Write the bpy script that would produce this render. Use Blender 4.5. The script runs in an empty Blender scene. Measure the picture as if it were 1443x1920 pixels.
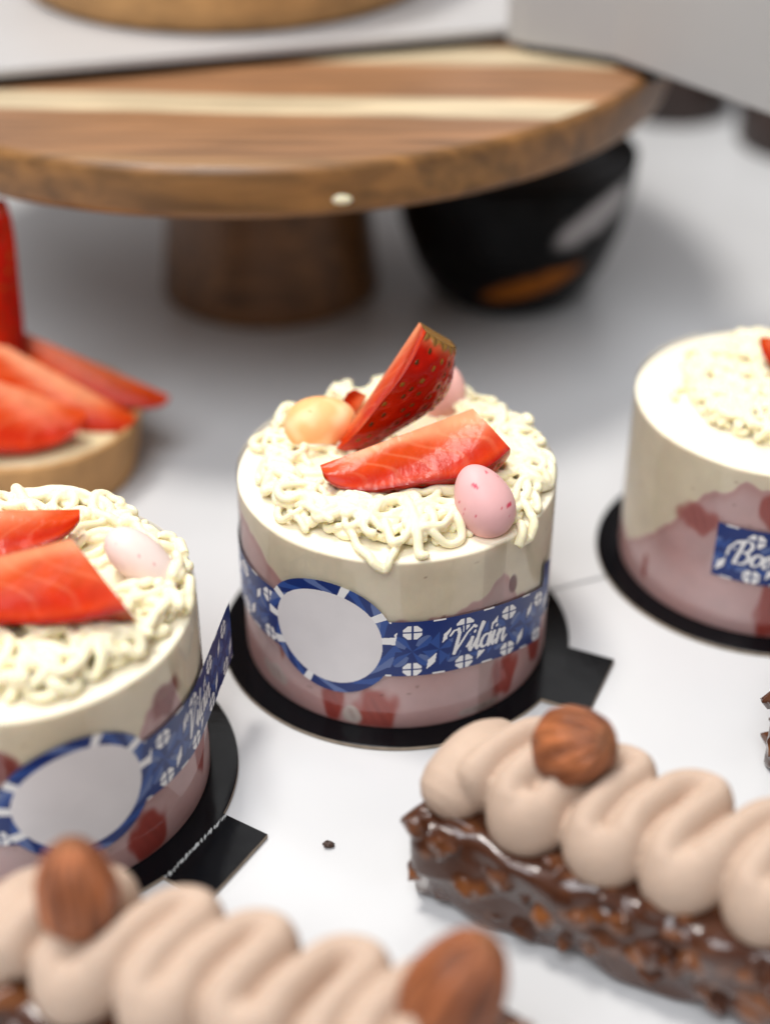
import bpy, math, random
import numpy as np
from mathutils import noise as mnoise, Vector

# ------------------------------------------------------------------ camera, world, lamps, exposure
S = bpy.context.scene
COL = S.collection
U = 0.01                                   # everything below is written in centimetres
PITCH, ROLL, CAMH, FPX = 0.59827, 0.00344, 25.413, 2810.09

cam_d = bpy.data.cameras.new('camera')
cam = bpy.data.objects.new('camera', cam_d); COL.objects.link(cam)
cam.location = (0, 0, CAMH * U)
cam.rotation_euler = (math.pi / 2 - PITCH, 0, 0)
cam_d.sensor_fit = 'VERTICAL'; cam_d.sensor_height = 36.0; cam_d.lens = FPX / 1920 * 36
cam_d.clip_start = 0.01; cam_d.clip_end = 50
cam_d.dof.use_dof = True; cam_d.dof.focus_distance = 0.352; cam_d.dof.aperture_fstop = 4.1
cam_d.dof.aperture_blades = 0
S.camera = cam

w = bpy.data.worlds.new('World'); S.world = w; w.use_nodes = True
bg = w.node_tree.nodes['Background']
bg.inputs['Color'].default_value = (0.98, 0.95, 0.97, 1); bg.inputs['Strength'].default_value = 0.26

def lamp(name, loc, aim, size, power, color, size_y=None):
    d = bpy.data.lights.new(name, 'AREA'); d.energy = power; d.color = color
    d.size = size
    if size_y: d.shape = 'RECTANGLE'; d.size_y = size_y
    else: d.shape = 'DISK'
    o = bpy.data.objects.new(name, d); COL.objects.link(o)
    o.location = loc
    o.rotation_euler = (Vector(aim) - Vector(loc)).to_track_quat('-Z', 'Y').to_euler()
    return o
lamp('ceiling_lamp', (-0.34, 0.46, 1.35), (0, 0.35, 0), 0.32, 12.5, (1.0, 0.965, 0.92))
lamp('front_fill', (-0.30, -0.42, 1.25), (0, 0.32, 0), 0.9, 15.5, (0.93, 0.96, 1.0))  # unseen fill on the camera side, added to brighten the cake fronts
lamp('back_sheen_fill', (0.0, 1.9, 1.45), (0, 0.3, 0), 1.5, 4.5, (1.0, 1.0, 1.0), 0.6)  # unseen panel behind, added for the reflection in the glossy table
lamp('back_strip_fill', (0.02, 0.47, 0.34), (0.02, 0.33, 0.0), 0.30, 0.11, (1.0, 0.98, 0.95), 0.03)  # unseen strip, added to throw the cakes' shadows forward

S.view_settings.view_transform = 'Standard'; S.view_settings.look = 'None'
S.view_settings.exposure = 0.12; S.view_settings.gamma = 1.0
S.view_settings.use_curve_mapping = False
S.render.engine = 'CYCLES'
S.cycles.use_denoising = True
S.cycles.max_bounces = 10; S.cycles.transparent_max_bounces = 12
S.cycles.sample_clamp_indirect = 6.0

# ------------------------------------------------------------------ helpers
_d = np.array([0, math.cos(PITCH), -math.sin(PITCH)]); _u = np.array([0, math.sin(PITCH), math.cos(PITCH)]); _r = np.array([1., 0, 0])
def ray(px, py):
    X = (px - 721.5) / FPX; Y = -(py - 960) / FPX
    return X * _r + Y * _u + _d
def at(px, py, z):                         # where a sight line of the photograph meets height z
    v = ray(px, py); return np.array([0, 0, CAMH]) + v * (z - CAMH) / v[2]
def aty(px, py, y):                        # ... and where it meets depth y
    v = ray(px, py); return np.array([0, 0, CAMH]) + v * y / v[1]

def unit(v): v = np.asarray(v, float); return v / np.linalg.norm(v)
def lin(r, g, b):
    f = lambda c: ((c / 255 + .055) / 1.055) ** 2.4 if c > 10 else c / 255 / 12.92
    return np.array([f(r), f(g), f(b)])
def tag(o, label=None, cat=None, group=None, kind=None):
    if label: o['label'] = label
    if cat: o['category'] = cat
    if group: o['group'] = group
    if kind: o['kind'] = kind
    return o
def thing(name, loc, label, cat, group=None, rotz=0):
    o = bpy.data.objects.new(name, None); COL.objects.link(o)
    o.empty_display_size = .01
    o.location = np.array(loc) * U; o.rotation_euler = (0, 0, rotz)
    return tag(o, label, cat, group)
def mesh(name, V, F, mat, parent=None, loc=None, col=None, smooth=True, mats=None, fm=None):
    me = bpy.data.meshes.new(name)
    V = np.asarray(V, float) * U
    me.from_pydata(V.tolist(), [], [tuple(int(i) for i in f) for f in F])
    if smooth: me.polygons.foreach_set('use_smooth', np.ones(len(me.polygons), bool))
    if col is not None:
        a = me.color_attributes.new('Col', 'FLOAT_COLOR', 'POINT')
        c = np.ones((len(V), 4), np.float32); c[:, :3] = col
        a.data.foreach_set('color', c.ravel())
    for m in (mats or [mat]): me.materials.append(m)
    if fm is not None: me.polygons.foreach_set('material_index', np.asarray(fm, np.int32))
    me.update()
    o = bpy.data.objects.new(name, me); COL.objects.link(o)
    if parent is not None: o.parent = parent
    if loc is not None: o.location = np.array(loc) * U
    return o
def grid_faces(n, m, wrap_m=False, off=0):
    F = []
    for i in range(n - 1):
        for j in range(m if wrap_m else m - 1):
            k = (j + 1) % m
            F.append((off + i * m + j, off + i * m + k, off + (i + 1) * m + k, off + (i + 1) * m + j))
    return F
class MB:
    def __init__(s): s.V = []; s.F = []; s.C = []; s.n = 0
    def add(s, V, F, C=None):
        V = np.asarray(V, float); s.V.append(V); s.F += [tuple(i + s.n for i in f) for f in F]; s.n += len(V)
        s.C.append(np.broadcast_to(np.array(C if C is not None else (1, 1, 1), float), (len(V), 3)))
    def build(s, name, mat, parent=None, loc=None, col=False, **k):
        return mesh(name, np.concatenate(s.V), s.F, mat, parent, loc, np.concatenate(s.C) if col else None, **k)
def lathe(prof, n=96, c=(0, 0)):
    """profile [(r,z)...] turned about z; r=0 rows collapse"""
    V = []; a = np.linspace(0, 2 * np.pi, n, endpoint=False)
    for r, z in prof: V.append(np.stack([c[0] + r * np.cos(a), c[1] + r * np.sin(a), np.full(n, z)], 1))
    return np.concatenate(V), [tuple(f) for f in grid_faces(len(prof), n, True)]
def bevel_box(x0, x1, y0, y1, z0, z1, b=.04):
    V = []; 
    for z, i in ((z0, b), (z0 + b, 0), (z1 - b, 0), (z1, b)):
        for (x, y, sx, sy) in ((x0, y0, 1, 1), (x1, y0, -1, 1), (x1, y1, -1, -1), (x0, y1, 1, -1)):
            V.append((x + sx * i, y + sy * i, z))
    F = grid_faces(4, 4, True) + [(3, 2, 1, 0), (12, 13, 14, 15)]
    return np.array(V), F
def slab(poly, z0, z1, b=.03):
    """flat slab from a convex plan outline (counter-clockwise), edges broken by b"""
    P = np.array(poly, float); c = P.mean(0); n = len(P)
    def ins(d):
        D = P - c; L = np.linalg.norm(D, axis=1, keepdims=True); return c + D * (1 - d / L)
    V = []
    for z, d in ((z0, b), (z0 + b, 0), (z1 - b, 0), (z1, b)):
        q = ins(d); V.append(np.c_[q, np.full(n, z)])
    return np.concatenate(V), grid_faces(4, n, True) + [tuple(range(n))[::-1], tuple(range(3 * n, 4 * n))]
def tube(P, r, rz=None, seg=10, cap=True):
    """tube along P; r horizontal radius, rz vertical radius (arrays), rounded ends"""
    P = np.asarray(P, float); n = len(P); r = np.broadcast_to(np.asarray(r, float), n)
    rz = r if rz is None else np.broadcast_to(np.asarray(rz, float), n)
    T = np.gradient(P, axis=0); T /= np.linalg.norm(T, axis=1, keepdims=True) + 1e-9
    up = np.array([0, 0, 1.]); side = np.cross(T, up); side /= np.linalg.norm(side, axis=1, keepdims=True) + 1e-9
    nn = np.cross(side, T)
    R = [];
    ends = [(0, s) for s in (.95, .75, .45)] if cap else []
    rows = [(P[0] - T[0] * r[0] * math.sin(math.acos(1 - s)) * .9 if False else P[0] - T[0] * r[0] * s, math.sqrt(1 - s * s) if s < 1 else .02, 0) for _, s in ends]
    rows += [(P[i], 1.0, i) for i in range(n)]
    rows += [(P[-1] + T[-1] * r[-1] * s, math.sqrt(1 - s * s), n - 1) for _, s in reversed(ends)]
    a = np.linspace(0, 2 * np.pi, seg, endpoint=False)
    for p, k, i in rows:
        R.append(p + k * (r[i] * np.cos(a)[:, None] * side[i] + rz[i] * np.sin(a)[:, None] * nn[i]))
    V = np.concatenate(R); F = grid_faces(len(rows), seg, True)
    F += [tuple(range(seg))[::-1], tuple(range(len(V) - seg, len(V)))]
    return V, F
def remeshed(V, F, voxel, smooth_it, fac=.5):
    """voxel union of overlapping closed shells -> (verts cm, faces)"""
    me = bpy.data.meshes.new('tmp'); me.from_pydata((np.asarray(V)).tolist(), [], [tuple(int(i) for i in f) for f in F])
    o = bpy.data.objects.new('tmp', me); COL.objects.link(o)
    m = o.modifiers.new('r', 'REMESH'); m.mode = 'VOXEL'; m.voxel_size = voxel
    s = o.modifiers.new('s', 'SMOOTH'); s.factor = fac; s.iterations = smooth_it
    dg = bpy.context.evaluated_depsgraph_get(); dg.update()
    e = o.evaluated_get(dg).to_mesh()
    n = len(e.vertices); A = np.empty(n * 3, np.float32); e.vertices.foreach_get('co', A)
    Fo = [tuple(p.vertices) for p in e.polygons]
    bpy.data.objects.remove(o); bpy.data.meshes.remove(me)
    return A.reshape(-1, 3).astype(float), Fo
def nz(p, s=1.0, o=0.0): return mnoise.noise(Vector((p[0] * s + o, p[1] * s + 1.7 * o, p[2] * s - o)))

# ------------------------------------------------------------------ materials
def nodes_of(name):
    m = bpy.data.materials.new(name); m.use_nodes = True
    nt = m.node_tree; return m, nt, nt.nodes['Principled BSDF']
def mat(name, color=(.8, .8, .8), rough=.5, sss=0.0, sss_r=(1, .6, .4), sss_s=.002, coat=0.0, coat_r=.1, spec=.5, attr=False,
        var=0.0, var_scale=40, bump=0.0, bump_scale=200, bump_stretch=(1, 1, 1), metal=0.0, rvar=0.0):
    m, nt, p = nodes_of(name); N, L = nt.nodes, nt.links
    p.inputs['Base Color'].default_value = (*color, 1); p.inputs['Roughness'].default_value = rough
    p.inputs['Metallic'].default_value = metal
    p.inputs['Specular IOR Level'].default_value = spec
    if sss:
        p.inputs['Subsurface Weight'].default_value = sss; p.inputs['Subsurface Radius'].default_value = sss_r
        p.inputs['Subsurface Scale'].default_value = sss_s
    if coat: p.inputs['Coat Weight'].default_value = coat; p.inputs['Coat Roughness'].default_value = coat_r
    tc = N.new('ShaderNodeTexCoord'); mp = N.new('ShaderNodeMapping'); L.new(tc.outputs['Object'], mp.inputs['Vector'])
    mp.inputs['Scale'].default_value = bump_stretch
    src = None
    if attr:
        a = N.new('ShaderNodeVertexColor'); a.layer_name = 'Col'; src = a.outputs['Color']
    if var:
        n = N.new('ShaderNodeTexNoise'); n.inputs['Scale'].default_value = var_scale; n.inputs['Detail'].default_value = 5
        L.new(mp.outputs['Vector'], n.inputs['Vector'])
        r = N.new('ShaderNodeMapRange'); r.inputs['From Min'].default_value = .3; r.inputs['From Max'].default_value = .7
        r.inputs['To Min'].default_value = 1 - var; r.inputs['To Max'].default_value = 1 + var
        L.new(n.outputs['Fac'], r.inputs['Value'])
        mx = N.new('ShaderNodeMix'); mx.data_type = 'RGBA'; mx.blend_type = 'MULTIPLY'; mx.inputs['Factor'].default_value = 1
        if src: L.new(src, mx.inputs['A'])
        else: mx.inputs['A'].default_value = (*color, 1)
        L.new(r.outputs['Result'], mx.inputs['B']); src = mx.outputs['Result']
    if src: L.new(src, p.inputs['Base Color'])
    if rvar:
        n = N.new('ShaderNodeTexNoise'); n.inputs['Scale'].default_value = var_scale * .7; n.inputs['Detail'].default_value = 4
        L.new(mp.outputs['Vector'], n.inputs['Vector'])
        r = N.new('ShaderNodeMapRange'); r.inputs['From Min'].default_value = .35; r.inputs['From Max'].default_value = .65
        r.inputs['To Min'].default_value = max(.02, rough - rvar); r.inputs['To Max'].default_value = rough + rvar
        L.new(n.outputs['Fac'], r.inputs['Value']); L.new(r.outputs['Result'], p.inputs['Roughness'])
    if bump:
        n = N.new('ShaderNodeTexNoise'); n.inputs['Scale'].default_value = bump_scale; n.inputs['Detail'].default_value = 4
        L.new(mp.outputs['Vector'], n.inputs['Vector'])
        b = N.new('ShaderNodeBump'); b.inputs['Strength'].default_value = bump; b.inputs['Distance'].default_value = .002
        L.new(n.outputs['Fac'], b.inputs['Height']); L.new(b.outputs['Normal'], p.inputs['Normal'])
        if coat: L.new(b.outputs['Normal'], p.inputs['Coat Normal'])
    return m
M = {}
M['table'] = mat('white_gloss_table', (.63, .63, .63), .38, coat=.32, coat_r=.06, var=.03, var_scale=18, rvar=.06)
M['seam'] = mat('seam_grey', (.30, .29, .28), .8)
M['cream'] = mat('piped_cream', (.905, .825, .585), .42, sss=.55, sss_r=(1, .78, .24), sss_s=.0014, spec=.35, bump=.05, bump_scale=500)
M['mousse'] = mat('mousse', attr=True, rough=.5, sss=.25, sss_r=(1, .6, .4), sss_s=.0015, spec=.3, var=.05, var_scale=160, bump=.06, bump_scale=500)
M['board'] = mat('black_gloss_card', (.004, .004, .005), .14, spec=.14, bump=.05, bump_scale=90, rvar=.06, var_scale=60)
M['card'] = mat('card_edge', (.30, .24, .18), .8, var=.25, var_scale=300)
M['sticker'] = mat('sticker_print', attr=True, rough=.38, spec=.45, var=.03, var_scale=120)
M['skin'] = mat('strawberry_skin', attr=True, rough=.22, spec=.12, sss=.10, sss_r=(1, .25, .08), sss_s=.002, coat=.05, coat_r=.04, var=.12, var_scale=120)
M['flesh'] = mat('strawberry_flesh', attr=True, rough=.26, spec=.09, sss=.12, sss_r=(1, .35, .10), sss_s=.002, coat=.06, coat_r=.04, var=.10, var_scale=260, bump=.10, bump_scale=300)
M['candy'] = mat('candy_shell', attr=True, rough=.48, sss=.08, sss_r=(1, .7, .6), sss_s=.002, spec=.3, var=.03, var_scale=200, bump=.05, bump_scale=300)
M['choc'] = mat('milk_chocolate', attr=True, rough=.22, sss=.05, sss_r=(1, .5, .3), sss_s=.001, coat=.4, coat_r=.08, spec=.35, var=.12, var_scale=120, bump=.15, bump_scale=230)
M['ganache'] = mat('whipped_ganache', (.55, .405, .308), .66, sss=.2, sss_r=(1, .65, .45), sss_s=.002, spec=.25, var=.03, var_scale=260, bump=.16, bump_scale=1100)
M['nut'] = mat('roasted_nut', attr=True, rough=.42, spec=.45, var=.30, var_scale=330, bump=.8, bump_scale=800, bump_stretch=(1, 1, .14), rvar=.1)
M['crust'] = mat('tart_crust', (.50, .27, .10), .7, var=.25, var_scale=90, bump=.3, bump_scale=500)
M['custard'] = mat('custard', (.80, .66, .40), .5, sss=.2, sss_s=.002, var=.08)
M['bowl'] = mat('black_glaze', attr=True, rough=.25, spec=.10)
M['whiteware'] = mat('white_tray', (.44, .43, .425), .5, var=.03, var_scale=15)
M['greyblock'] = mat('pale_grey_block', (.40, .395, .39), .5, var=.03, var_scale=15)
M['darkcake'] = mat('dark_cake', (.030, .014, .010), .5, var=.3, var_scale=60, bump=.3, bump_scale=150)
M['crumb'] = mat('crumb_chocolate', (.05, .022, .012), .4, var=.3, var_scale=600, bump=.5, bump_scale=900)

# clear film: see-through sheet with a grazing-angle sheen
m = bpy.data.materials.new('clear_film'); m.use_nodes = True; nt = m.node_tree; N, L = nt.nodes, nt.links
N.clear(); out = N.new('ShaderNodeOutputMaterial'); mix = N.new('ShaderNodeMixShader'); tr = N.new('ShaderNodeBsdfTransparent'); gl = N.new('ShaderNodeBsdfGlossy')
tr.inputs['Color'].default_value = (.985, .972, .955, 1); gl.inputs['Roughness'].default_value = .07
lw = N.new('ShaderNodeLayerWeight'); lw.inputs['Blend'].default_value = .28
mr = N.new('ShaderNodeMapRange'); mr.inputs['To Min'].default_value = .05; mr.inputs['To Max'].default_value = .55
L.new(lw.outputs['Fresnel'], mr.inputs['Value']); L.new(mr.outputs['Result'], mix.inputs['Fac'])
tn = N.new('ShaderNodeTexNoise'); tn.inputs['Scale'].default_value = 45; tco = N.new('ShaderNodeTexCoord'); L.new(tco.outputs['Object'], tn.inputs['Vector'])
bu = N.new('ShaderNodeBump'); bu.inputs['Strength'].default_value = .12; bu.inputs['Distance'].default_value = .004
L.new(tn.outputs['Fac'], bu.inputs['Height']); L.new(bu.outputs['Normal'], gl.inputs['Normal'])
L.new(tr.outputs[0], mix.inputs[1]); L.new(gl.outputs[0], mix.inputs[2]); L.new(mix.outputs[0], out.inputs['Surface'])
M['film'] = m

# acacia: planks of different tone running along x, grain, pale sapwood strips
def wood(name, planks, dark=1.0):
    m, nt, p = nodes_of(name); N, L = nt.nodes, nt.links
    tc = N.new('ShaderNodeTexCoord'); sep = N.new('ShaderNodeSeparateXYZ')
    mp = N.new('ShaderNodeMapping'); mp.inputs['Rotation'].default_value = (0, 0, math.radians(3.5)); L.new(tc.outputs['Object'], mp.inputs['Vector'])
    wn = N.new('ShaderNodeTexNoise'); wn.inputs['Scale'].default_value = 14; L.new(mp.outputs['Vector'], wn.inputs['Vector'])
    L.new(mp.outputs['Vector'], sep.inputs[0])
    ad = N.new('ShaderNodeMath'); ad.operation = 'MULTIPLY_ADD'; ad.inputs[1].default_value = .006
    L.new(wn.outputs['Fac'], ad.inputs[0]); L.new(sep.outputs['Y'], ad.inputs[2])
    mr = N.new('ShaderNodeMapRange'); mr.inputs['From Min'].default_value = -.15; mr.inputs['From Max'].default_value = .15
    L.new(ad.outputs[0], mr.inputs['Value'])
    cr = N.new('ShaderNodeValToRGB'); L.new(mr.outputs['Result'], cr.inputs['Fac']); cr.color_ramp.interpolation = 'LINEAR'
    e = cr.color_ramp.elements
    while len(e) > 1: e.remove(e[-1])
    for i, (pos, c) in enumerate(planks):
        k = e[0] if i == 0 else e.new(pos)
        k.position = pos; k.color = (*[v * dark for v in c], 1)
    gs = N.new('ShaderNodeMapping'); gs.inputs['Scale'].default_value = (6, 90, 60); gs.inputs['Rotation'].default_value = (0, 0, math.radians(3.5)); L.new(tc.outputs['Object'], gs.inputs['Vector'])
    g = N.new('ShaderNodeTexNoise'); g.inputs['Scale'].default_value = 3.0; g.inputs['Detail'].default_value = 6; g.inputs['Distortion'].default_value = .6; L.new(gs.outputs['Vector'], g.inputs['Vector'])
    r = N.new('ShaderNodeMapRange'); r.inputs['From Min'].default_value = .3; r.inputs['From Max'].default_value = .7; r.inputs['To Min'].default_value = .50; r.inputs['To Max'].default_value = 1.25
    L.new(g.outputs['Fac'], r.inputs['Value'])
    mx = N.new('ShaderNodeMix'); mx.data_type = 'RGBA'; mx.blend_type = 'MULTIPLY'; mx.inputs['Factor'].default_value = 1
    L.new(cr.outputs['Color'], mx.inputs['A']); L.new(r.outputs['Result'], mx.inputs['B']); L.new(mx.outputs['Result'], p.inputs['Base Color'])
    p.inputs['Roughness'].default_value = .42
    b = N.new('ShaderNodeBump'); b.inputs['Strength'].default_value = .15; b.inputs['Distance'].default_value = .002
    L.new(g.outputs['Fac'], b.inputs['Height']); L.new(b.outputs['Normal'], p.inputs['Normal'])
    return m
BR, PA, TN = (.29, .142, .064), (.58, .465, .30), (.36, .20, .09)
BP = (.31, .15, .068)
def wp(y): return (y + 15) / 30
M['wood_top'] = wood('acacia_planks', [(0, TN), (wp(-13.6), TN), (wp(-13.0), BR), (wp(-9.8), BR), (wp(-9.6), PA), (wp(-8.2), PA), (wp(-8.0), BP), (wp(-4.9), BR), (wp(-4.7), PA), (wp(-3.2), PA), (wp(-3.0), BR), (1, BR)])
M['wood_side'] = wood('acacia_side', [(0, (.27, .125, .036)), (.5, (.13, .055, .017)), (1, (.19, .085, .026))])
M['wood_foot'] = wood('acacia_foot', [(0, (.28, .13, .045)), (.45, (.19, .085, .028)), (.6, (.33, .16, .055)), (1, (.21, .095, .03))])

# ------------------------------------------------------------------ the table (two white glossy panels with a seam)
TZ = -0.15
a0 = np.array([-4.2, 30.22]); sd = unit(np.array([6.04, 34.15]) - a0); sn = np.array([-sd[1], sd[0]])
def panel(name, d0, d1):
    A = a0 - 75 * sd + d0 * sn; B = a0 + 75 * sd + d0 * sn; Cc = a0 + 75 * sd + d1 * sn; D = a0 - 75 * sd + d1 * sn
    V, F = slab([A, B, Cc, D], TZ - 1.2, TZ, .03)
    return tag(mesh(name, V, F, M['table'], smooth=False), kind='structure')
panel('table_top', -70, -.05)
panel('table_top', .05, 150)
V, F = slab([(-60, -20), (60, -20), (60, 180), (-60, 180)], TZ - 2.2, TZ - 1.2, .03)
tag(mesh('table_base', V, F, M['seam'], smooth=False), kind='structure')

# ------------------------------------------------------------------ writing and print of the sticker
def glyphs(text):
    """slanted script strokes in units of x-height; returns polylines [(x,y,width)...]"""
    def arc(cx, cy, rx, ry, a0, a1, n=14):
        t = np.radians(np.linspace(a0, a1, n)); return [(cx + rx * math.cos(x), cy + ry * math.sin(x)) for x in t]
    G = {
        'V': (1.75, [[(-.25, 1.55), (-.05, 1.9), (.35, 1.95), (.55, 1.6), (.6, .8), (.62, 0)], [(.62, 0), (.95, .7), (1.3, 1.5), (1.75, 1.98), (2.0, 1.85)]]),
        'B': (1.75, [[(-.55, .55), (-.6, 1.2), (-.1, 1.85), (.6, 2.05)], [(.45, 1.9), (.4, 1.0), (.35, 0)], [(.05, 1.7)] + arc(.75, 1.5, .55, .5, 110, -80) + [(.5, 1.02)] + arc(.8, .5, .62, .52, 80, -130)]),
        'i': (.62, [[(-.1, .35), (.2, 1.0), (.2, .2), (.36, 0), (.6, .3)], [(.27, 1.42), (.30, 1.5)]]),
        'l': (.62, [[(-.1, .35), (.25, 1.3), (.42, 2.0), (.24, 2.05), (.17, 1.3), (.2, .2), (.38, 0), (.62, .3)]]),
        'a': (1.0, [arc(.42, .48, .4, .5, 40, 330), [(.8, 1.0), (.78, .25), (.92, 0), (1.05, .25)]]),
        'n': (1.1, [[(0, .6), (.15, 1.0), (.15, 0)], [(.15, .5), (.45, .98), (.7, .95), (.72, .25), (.88, 0), (1.15, .35)]]),
        'o': (.95, [arc(.42, .5, .4, .5, 90, 450), [(.6, .9), (.95, .8)]]),
        'e': (.85, [[(.05, .45), (.5, .55), (.62, .85), (.4, 1.0), (.12, .75), (.1, .3), (.35, 0), (.8, .3)]]),
        'r': (.8, [[(0, .5), (.2, 1.1), (.45, .95), (.38, .3), (.5, 0), (.8, .3)]]),
    }
    out = []; x = 0
    for ch in text:
        wd, st = G[ch]
        for q in st: out.append([(x + a + .32 * b, b) for a, b in q])
        x += wd
    return out, x
def draw(mask, s, h, text, s0, base, xh, wd):
    polys, _ = glyphs(text)
    for q in polys:
        q = np.array(q) * xh * np.array([.78, 1]) + np.array([s0, base])
        for A, B in zip(q[:-1], q[1:]):
            lo = np.minimum(A, B) - .1; hi = np.maximum(A, B) + .1
            k = (s > lo[0]) & (s < hi[0]) & (h > lo[1]) & (h < hi[1])
            if not k.any(): continue
            d = B - A; t = np.clip(((s[k] - A[0]) * d[0] + (h[k] - A[1]) * d[1]) / (d @ d + 1e-9), 0, 1)
            dist = np.hypot(s[k] - A[0] - t * d[0], h[k] - A[1] - t * d[1])
            ang = abs(d[1]) / (np.linalg.norm(d) + 1e-9)
            wl = wd * (.55 + .65 * (ang if d[1] < 0 else .35 * ang))     # heavier down strokes
            mk = mask[k]; mk |= dist < wl; mask[k] = mk
NAVY, BLUE, PALE, WHITE = lin(14, 42, 106), lin(40, 74, 142), lin(100, 120, 172), lin(232, 230, 228)
BLANK = lin(222, 217, 216)
EW, EH, IW, IH = 1.76, 1.66, 1.45, 1.36
def egg_r(x, h, W, H):
    x = x / W; y = h / H
    return np.sqrt(x * x + (y / (1 + .06 * x)) ** 2)
def sticker(parent, egg_s, tail_from=None, left_cut=None, R=4.066, curl=.10, dip=0.0, e0=2.67, s_rng=(-7.0, 7.0)):
    step = .0135
    xs = np.arange(s_rng[0], s_rng[1], step); hs = np.arange(.95, 4.4, step)
    X, Hh = np.meshgrid(xs, hs, indexing='ij')                 # X measured from the egg's centre
    ey = Hh - e0
    ro = egg_r(X, ey, EW, EH); ri = egg_r(X, ey, IW, IH)
    band = (np.abs(Hh - 2.58) < .84) & (np.abs(X) < 6.75)
    inside = (ro < 1) | band
    # ---- colours
    P = 1.31; u = (X - 2.16) / P; ku = np.round(u); dx = (u - ku) * P
    C = np.empty(X.shape + (3,)); C[:] = NAVY
    # star facets
    dy = Hh - 2.50; an = np.arctan2(dy, dx); rr = np.hypot(dx, dy)
    sect = np.floor((an + np.pi) / (np.pi / 8)).astype(int)
    star = rr < .62 * (.62 + .38 * np.abs(np.cos(4 * an)))
    C[star & (sect % 4 == 1)] = BLUE; C[star & (sect % 4 == 2) & (rr > .2)] = PALE * .75
    du = (u - np.floor(u) - .5) * P; an2 = np.arctan2(Hh - 2.5, du); r2 = np.hypot(du, Hh - 2.5)
    tri = (np.abs(du) + .8 * np.abs(Hh - 2.5) < .42)
    C[tri & (np.floor((an2 + np.pi) / (np.pi / 4)).astype(int) % 2 == 0)] = BLUE
    wh = np.zeros(X.shape, bool)
    for hc in (3.08, 1.95):
        e = Hh - hc; o = (np.abs(dx) < .235) & (np.abs(e) < .20) & (np.abs(dx) + np.abs(e) < .315)
        o &= (np.abs(dx) > .026) & (np.abs(e) > .022) & (np.abs(np.abs(dx) - np.abs(e) * 1.1) > -1)
        wh |= o
    def loz(cs, ch, a, b, rot):
        d = (u - np.floor(u) - cs) * P; e = Hh - ch
        c, s = math.cos(rot), math.sin(rot); p = c * d + s * e; q = -s * d + c * e
        return np.abs(p) / a + np.abs(q) / b < 1
    wh |= loz(.36, 2.16, .27, .10, 1.1) | loz(.64, 2.88, .24, .09, 1.1)
    wh |= (np.abs(Hh - 3.40) < .035) & (np.abs(du) < .16) | (np.abs(Hh - 1.76) < .035) & (np.abs(du) < .16)
    txt = np.zeros(X.shape, bool)
    draw(txt, X, Hh, 'Vilain', 3.02, 2.27, .37, .040)
    draw(txt, X, Hh, 'Boer', -6.30, 2.30, .37, .042)
    near = np.zeros(X.shape, bool)
    draw(near, X, Hh, 'Vilain', 3.02, 2.27, .36, .115); draw(near, X, Hh, 'Boer', -6.30, 2.30, .37, .115)
    wh &= ~near; C[near] = NAVY
    C[wh | txt] = WHITE
    C[ro < 1] = NAVY
    a = np.degrees(np.arctan2(ey / EH, X / EW)); ring = (ro < 1)
    k = np.floor((a + 180 + 13 * np.sin(ri * 9)) / 12).astype(int)
    C[ring & (k % 3 == 1)] = BLUE; C[ring & (k % 5 == 2)] = PALE * .8
    for g, wdt in ((72, 4.5), (33, 5), (6, 5), (-108, 4.5), (-152, 5), (150, 5), (178, 5)):
        d = (a - g + 180) % 360 - 180
        C[ring & (np.abs(d + 5 * (ro - .9)) < wdt * .8)] = WHITE
    C[ri < 1] = BLANK
    # ---- shape
    sc = X + egg_s
    keep = inside
    if left_cut is not None: keep &= X > left_cut
    ang = sc / R
    px = R * np.sin(ang); py = -R * np.cos(ang); pz = Hh - dip * np.maximum(sc - 1.2, 0) ** 2
    if tail_from is not None:                                  # the free end leaves the cake along its tangent
        k = sc > tail_from; at_ = tail_from / R; t = sc - tail_from
        R2 = 26.0
        px = np.where(k, R * math.sin(at_) + math.cos(at_) * t - math.sin(at_) * -(t * t) / (2 * R2) * 0, px)
        py = np.where(k, -R * math.cos(at_) + math.sin(at_) * t + math.cos(at_) * (t * t) * -.0, py)
        pz = np.where(k, Hh - curl * t * t * .12, pz)
    idx = -np.ones(X.shape, int); idx[keep] = np.arange(keep.sum())
    a00 = idx[:-1, :-1]; a10 = idx[1:, :-1]; a11 = idx[1:, 1:]; a01 = idx[:-1, 1:]
    ok = (a00 >= 0) & (a10 >= 0) & (a11 >= 0) & (a01 >= 0)
    F = np.stack([a00[ok], a10[ok], a11[ok], a01[ok]], 1)
    V = np.stack([px[keep], py[keep], pz[keep]], 1)
    return mesh('paper_sticker', V, F.tolist(), M['sticker'], parent, col=C[keep])

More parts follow.
